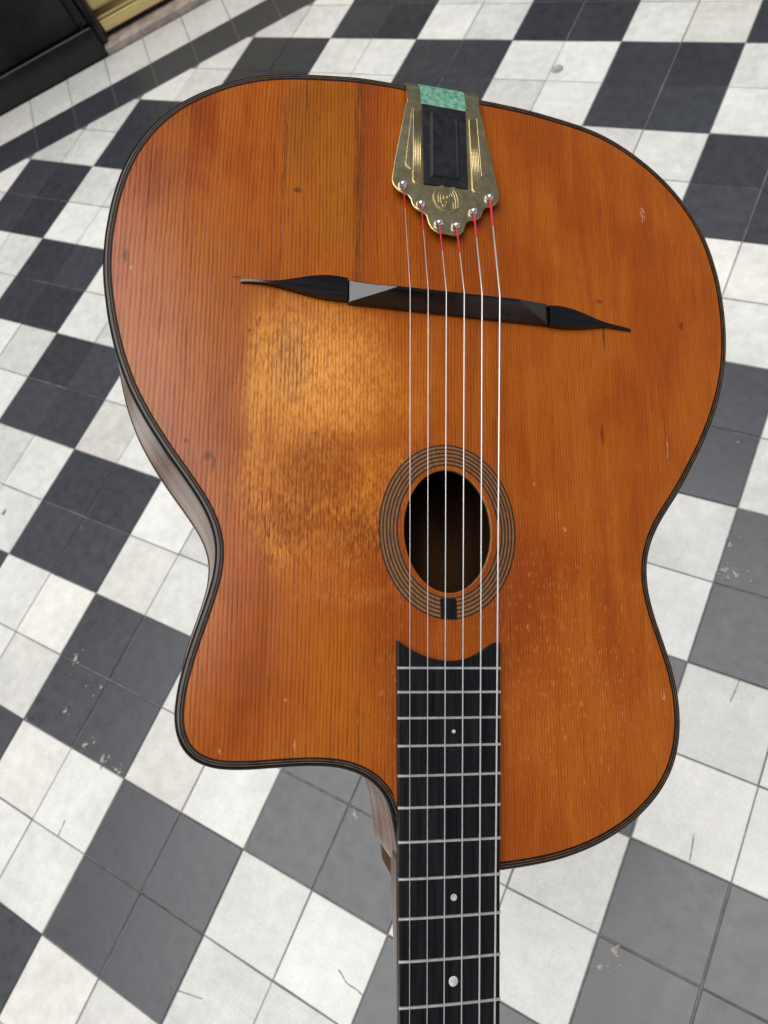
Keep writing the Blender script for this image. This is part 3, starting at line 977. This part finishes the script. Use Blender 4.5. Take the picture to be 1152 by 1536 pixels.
for i in range(n - 1):
    F.append((i, nt_ + i, nt_ + i + 1, i + 1))
    a = M_ * n + i
    F.append((a, a + 1, nt_ + a + 1, nt_ + a))
fb = mesh('fingerboard', V, F, M_EBONY, g)
bevel_mod(fb, 0.0007, 2, 40)
for k in range(1, 20):
    d = SCALE * 2 ** (-k / 12)
    hw = hwid(d) - 0.0002
    pts, V, F = [], [], []
    N = 12
    sec = [(-.00085, -.0006), (-.00078, .0001), (-.00045, .0007), (0, .0009), (.00045, .0007), (.00078, .0001), (.00085, -.0006)]
    for i in range(N + 1):
        fx = -1 + 2 * i / N
        endf = 0.0 if abs(fx) < 1 else 0.00035
        for q, (dy, dz) in enumerate(sec):
            V.append((fx * hw, -d + dy * (1 if endf == 0 else 1.25), zf(d) - 0.0007 * fx * fx + dz - (endf if dz > 0 else 0)))
    ns = len(sec)
    for i in range(N):
        for q in range(ns - 1):
            F.append((i * ns + q, i * ns + q + 1, (i + 1) * ns + q + 1, (i + 1) * ns + q))
    F += [tuple(range(ns)), tuple(range(N * ns, (N + 1) * ns))]
    fo = mesh('fret', V, F, M_FRET, fb, True)
    fo.data.set_sharp_from_angle(angle=R(60))
for dx, k, rad in ((.0020, 17, .00105), (.0018, 12, .00175), (.0014, 10, .0025), (0.0, 7, .0025), (0.0, 5, .0025)):
    d = 0.5 * SCALE * (2 ** (-k / 12) + 2 ** (-(k - 1) / 12))
    if k == 17: d = 0.2546
    if k == 12: d = 0.3403
    if k == 10: d = 0.3815
    z = zf(d)
    rg = [[(dx + r * math.cos(2 * math.pi * q / 28), -d + r * math.sin(2 * math.pi * q / 28), z + e) for q in range(28)] for r, e in ((rad, -.001), (rad, .0001), (rad * .92, .0002), (rad * .01, .0002))]
    sweep_closed('position_dot', rg, M_PEARL, fb, False)

# neck, heel and head
def zneck(d): return zf(d) - 0.0064
V, F = [], []
NN, NS = 40, 17
for j in range(NN + 1):
    d = 0.322 + (0.655 - 0.322) * j / NN
    hw = hwid(d) - 0.0005
    dp = 0.0155
    q = min(1.0, max(0.0, (d - 0.344) / 0.056))
    heel = 1 - q * q * (3 - 2 * q)
    dep = dp + (depth(-.33) - 0.0065 - dp) * heel
    for i in range(NS):
        t = math.pi * i / (NS - 1)
        cxx = math.cos(t)
        shp = abs(cxx) ** (0.75 if heel < .3 else 0.6)
        V.append((math.copysign(hw * shp, cxx) * (1 - 0.32 * heel * math.sin(t)), -d, zneck(d) - dep * math.sin(t) ** (0.9)))
for j in range(NN):
    for i in range(NS - 1):
        a = j * NS + i
        F.append((a, a + 1, a + NS + 1, a + NS))
F += [tuple(range(NS)), tuple(range(NN * NS, (NN + 1) * NS))]
neck = mesh('neck', V, F, M_NECK, g, True)
neck.data.set_sharp_from_angle(angle=R(50))
prism('heel_cap', [(-.0190, -.3320), (.0190, -.3320), (.0178, -.342), (.012, -.3520), (-.012, -.3520), (-.0178, -.342)], -0.0865, -0.0835, M_NECK, g, 0.0006)
box('nut', -0.0235, 0.0235, -0.666, -0.6603, zf(.66) - .008, zf(.66) + .0016, M_BONE, g, 0.0006)
hd = prism('headstock', [(-.024, -.667), (.024, -.667), (.034, -.70), (.036, -.84), (.018, -.856), (-.018, -.856), (-.036, -.84), (-.034, -.70)],
           lambda x, y: zf(.66) - .022 + (y + .667) * .2, lambda x, y: zf(.66) - .006 + (y + .667) * .2, M_NECK, g, 0.002)
for sgn in (-1, 1):
    for k in range(3):
        y = -.725 - k * .037
        z = zf(.66) - .014 + (y + .667) * .2
        tube('tuner', [(sgn * .034, y, z), (sgn * .044, y, z), (sgn * .046, y, z), (sgn * .058, y, z), (sgn * .059, y, z)], [.002, .002, .0075, .0065, .002], M_BONE, hd, 10)

# tailpiece
tail_poly = [(-24.8, 138.0), (-24.8, 135.7), (-25.7, 134.6), (-33.3, 91.1), (-34.9, 78.3), (-33.9, 74.6), (-30.8, 71.2), (-27.4, 69.6), (-24.2, 68.6), (-22.6, 66.2), (-22.0, 63.4), (-20.4, 61.0), (-17.8, 59.2),
             (-14.6, 58.0), (-12.6, 56.4), (-12.0, 53.6), (-11.0, 50.6), (-9.6, 48.2), (-7.2, 46.2), (-4.4, 45.0), (-1.6, 45.6), (1.0, 45.4), (3.6, 45.0), (6.6, 45.0), (9.6, 46.6), (11.8, 49.2), (12.8, 52.6), (13.8, 55.6),
             (16.0, 57.0), (18.9, 57.6), (21.8, 58.8), (23.8, 61.0), (24.8, 64.6), (26.2, 67.4), (28.4, 68.4), (31.2, 69.0), (34.3, 71.6), (36.2, 75.2), (36.2, 78.2), (34.2, 89.0), (31.2, 105.5), (25.6, 134.6), (24.6, 135.5), (24.4, 138.0)]
TZ = lambda x, y: 0.0072 + 0.0012 * (138 - y * 1000) / 90 * 1.0
tp = [(x / 1000, y / 1000) for x, y in tail_poly]
slot = [(14.8, 138.0), (15.1, 78.6), (-14.7, 77.8), (-15.6, 138.0)]
plate_poly = tp + [(x / 1000, y / 1000) for x, y in slot]
bm = bmesh.new()
vs_ = [bm.verts.new((x, y, TZ(x, y))) for x, y in plate_poly]
fc = bm.faces.new(vs_)
bmesh.ops.triangulate(bm, faces=[fc])
r_ = bmesh.ops.extrude_face_region(bm, geom=list(bm.faces))
for v in r_['geom']:
    if isinstance(v, bmesh.types.BMVert): v.co.z -= 0.0016
bmesh.ops.recalc_face_normals(bm, faces=bm.faces)
bmesh.ops.dissolve_limit(bm, angle_limit=R(1), verts=bm.verts, edges=bm.edges)
me = bpy.data.meshes.new('tailpiece')
bm.to_mesh(me)
bm.free()
tail = link('tailpiece', me, M_BRASS, g)
bevel_mod(tail, 0.0008, 3, 30)


def strap(x0, x1, name, mat, dz=0.0, ya=0.1378, parent=tail, thick=.0014):
    path = [(ya, TZ(0, ya) + dz), (.1440, .0064 + dz), (.1490, .0050 + dz), (.1530, .0028 + dz), (.1556 + dz, -.0004), (.1566 + dz, -.007), (.1568 + dz, -.030)]
    path = spline(path, 4)
    V, F = [], []
    for i, (y, z) in enumerate(path):
        a, b = path[max(i - 1, 0)], path[min(i + 1, len(path) - 1)]
        d = Vector((b[0] - a[0], b[1] - a[1])).normalized()
        nx, nz = d.y, -d.x                                # inward side
        for x, e in ((x0, 0), (x1, 0), (x1, 1), (x0, 1)):
            V.append((x, y + nx * thick * e, z + nz * thick * e))
    for i in range(len(path) - 1):
        for k in range(4):
            F.append((i * 4 + k, i * 4 + (k + 1) % 4, (i + 1) * 4 + (k + 1) % 4, (i + 1) * 4 + k))
    F += [(0, 1, 2, 3), tuple(range(len(V) - 4, len(V)))]
    o = mesh(name, V, F, mat, parent)
    bevel_mod(o, 0.0003, 2, 40)
    return o


strap(-.0248, -.0158, 'strap', M_BRASS)
strap(.0150, .0244, 'strap', M_BRASS)
strap(-.0156, .0148, 'green_strip', M_GREEN, 0.0005, 0.1352, tail, .0012)
# black insert with a raised bevelled panel
ins_ = prism('insert', [(-.0154, .1356), (.0144, .1350), (.0150, .0787), (-.0146, .0779)], lambda x, y: TZ(x, y) - .0016, lambda x, y: TZ(x, y) + .0010, M_INSERT, tail, 0.0005)
V = []
for ex, e in ((1.0, .0008), (1.0, .00105), (0.86, .0022), (0.82, .0022), (0.80, .0017)):
    for (x, y), (fx, fy) in zip(((-.0100, .1302), (.0096, .1294), (.0100, .0832), (-.0102, .0830)), ((-1, 1), (1, 1), (1, -1), (-1, -1))):
        k = (1 - ex) * .0118
        V.append((x - fx * k, y - fy * k, TZ(x, y) + e))
F = [(j * 4 + i, j * 4 + (i + 1) % 4, (j + 1) * 4 + (i + 1) % 4, (j + 1) * 4 + i) for j in range(4) for i in range(4)] + [(16, 17, 18, 19)]
bevel_mod(mesh('insert_panel', V, F, M_INSERT, tail), 0.00025, 2, 20)


def pad(poly, name='pressed_flute', h0=.0001, h1=.0013, bev=0.0006):
    return prism(name, poly, lambda x, y: TZ(x, y) - .0006, lambda x, y: TZ(x, y) + h1, M_BRASS, tail, bev)


def rodpoly(x0, y0, x1, y1, r0, r1, n=8):
    """flat bar with round ends"""
    d = Vector((x1 - x0, y1 - y0))
    a0 = math.atan2(d.y, d.x)
    o = [(x1 + r1 * math.cos(a0 - math.pi / 2 + math.pi * k / n), y1 + r1 * math.sin(a0 - math.pi / 2 + math.pi * k / n)) for k in range(n + 1)]
    o += [(x0 + r0 * math.cos(a0 + math.pi / 2 + math.pi * k / n), y0 + r0 * math.sin(a0 + math.pi / 2 + math.pi * k / n)) for k in range(n + 1)]
    return o


# pressed panels either side of the insert: a wide wedge under a bar with five fine flutes
pad([(-.0216, .1325), (-.0200, .1322), (-.0205, .0870), (-.0228, .0868), (-.0258, .0892), (-.0262, .0915)], 'pressed_wedge', h1=.0007, bev=.0004)
pad([(.0216, .1318), (.0232, .1300), (.0285, .0945), (.0286, .0920), (.0262, .0895), (.0240, .0890)], 'pressed_wedge', h1=.0007, bev=.0004)
pad(rodpoly(-.01830, .1300, -.01845, .0803, .0027, .0031), 'pressed_bar', h1=.0008, bev=.0004)
pad(rodpoly(.0192, .1293, .0210, .0798, .0027, .0033), 'pressed_bar', h1=.0008, bev=.0004)
for sx_, xa, ya, xb, yb in ((-1, -.01830, .1300, -.01845, .0803), (1, .0192, .1293, .0210, .0798)):
    for k in range(5):
        o_ = (k - 2) * .00108
        tube('flute', [(xa + o_ * .9, ya - abs(k - 2) * .0003, TZ(xa, ya) + .00075), (xb + o_, yb + abs(k - 2) * .0003, TZ(xb, yb) + .00075)], .00042, M_BRASS, tail, 8)
# round embossed medallion with an interlaced line ornament
ex, ey = .0018, .0700
ez = TZ(ex, ey)
sweep_closed('medallion', [[(ex + r * math.cos(2 * math.pi * k / 48), ey + r * .95 * math.sin(2 * math.pi * k / 48), ez + e) for k in range(48)] for r, e in ((.0104, -.0002), (.0101, .0006), (.0094, .0007), (.0090, .0002), (.0001, .0002))], M_BRASS, tail, False)
def orn(pts):
    tube('medallion_line', [(ex + x / 1000, ey + y / 1000, ez + .0004) for x, y in spline(pts, 5)], .00026, M_BRASS, tail, 6)
orn([(-6.2, -3.5), (-6.6, 1.0), (-5.6, 4.4), (-2.4, 7.2), (1.2, 7.4), (4.2, 5.4), (5.8, 2.2), (6.4, -1.5), (6.2, -5.8)])
orn([(-4.6, -4.2), (-5.0, 1.2), (-3.4, 4.4), (-.2, 5.8), (2.8, 4.6), (4.2, 1.6), (4.8, -2.0), (4.8, -6.4)])
orn([(-2.8, -1.0), (-3.2, 1.6), (-1.4, 4.0), (1.0, 4.0), (2.6, 2.0), (1.6, .2), (-.2, .2), (-.9, 1.6), (.3, 2.6), (1.1, 1.7)])
orn([(-4.8, -1.8), (-2.6, -1.8), (-1.2, -3.2), (-2.4, -4.6), (-.6, -5.6), (.8, -4.0), (2.0, -2.2), (3.2, -3.2), (3.3, -7.0)])
orn([(-6.4, -3.4), (-4.2, -4.4), (-3.4, -6.0), (-1.0, -7.2), (1.4, -7.0)])

# strings, each with its ball end and silk winding
ball = [(-27.7, 74.7), (-16.2, 62.7), (-4.6, 51.0), (6.5, 50.7), (18.1, 62.3), (29.2, 73.9)]
sad = [(-25.6, .0), (-14.5, .6), (-3.2, 1.0), (8.1, 1.5), (19.4, 2.0), (30.8, 2.0)]
far = [-22.9, -13.6, -4.5, 4.9, 14.6, 23.1]
red = [57.0, 43.0, 30.6, 30.7, 43.0, 52.6]
dia = [.38, .46, .60, .72, .88, 1.02]
for (bx, by), (sx_, sy_), fx, ry, dm in zip(ball, sad, far, red, dia):
    r = dm / 2000
    bx, by, sx_, sy_, fx, ry = (k / 1000 for k in (bx, by, sx_, sy_, fx, ry))
    zs = 0.0180 + r
    zl = TZ(bx, by)
    k = (0.66 - .0) / 0.397
    nx_, nz_ = sx_ + (fx - sx_) * k, zf(.66) + 0.0014 + r
    zmid = lambda y: 0
    z0 = zl + .0020
    s = tube('string', [(bx, by - .0012, z0), (sx_, sy_ + .0005, zs), (sx_ + (fx - sx_) * .002, sy_ - .0006, zs - .00002), (nx_, -.6615, nz_)], r, M_STRING, g, 8)
    t_ = (by - .0012 - ry) / (by - .0012 - sy_)
    p1 = (bx + (sx_ - bx) * t_, ry, z0 + (zs - z0) * t_)
    npt = 60
    pts = [tuple(a + (b - a) * i / npt for a, b in zip((bx, by - .0012, z0), p1)) for i in range(npt + 1)]
    thin = 0.55 if dm < .5 else 1.0
    tube('silk_winding', pts, [(r * 1.12 + .00016 * thin) * (1 + .10 * (i % 2)) for i in range(npt + 1)], M_SILK, s, 8)
    # domed stud with the string coming out under its lip
    rg = []
    for a_ in range(8):
        t = a_ / 7 * math.pi / 2
        rg.append([(bx + .0030 * math.cos(t) * math.cos(2 * math.pi * q / 24), by + .0006 + .0030 * math.cos(t) * math.sin(2 * math.pi * q / 24), zl - .0002 + .0040 * math.sin(t)) for q in range(24)])
    rg.insert(0, [(bx + .0038 * math.cos(2 * math.pi * q / 24), by + .0006 + .0038 * math.sin(2 * math.pi * q / 24), zl - .0002) for q in range(24)])
    sweep_closed('string_stud', rg, M_CHROME, tail)
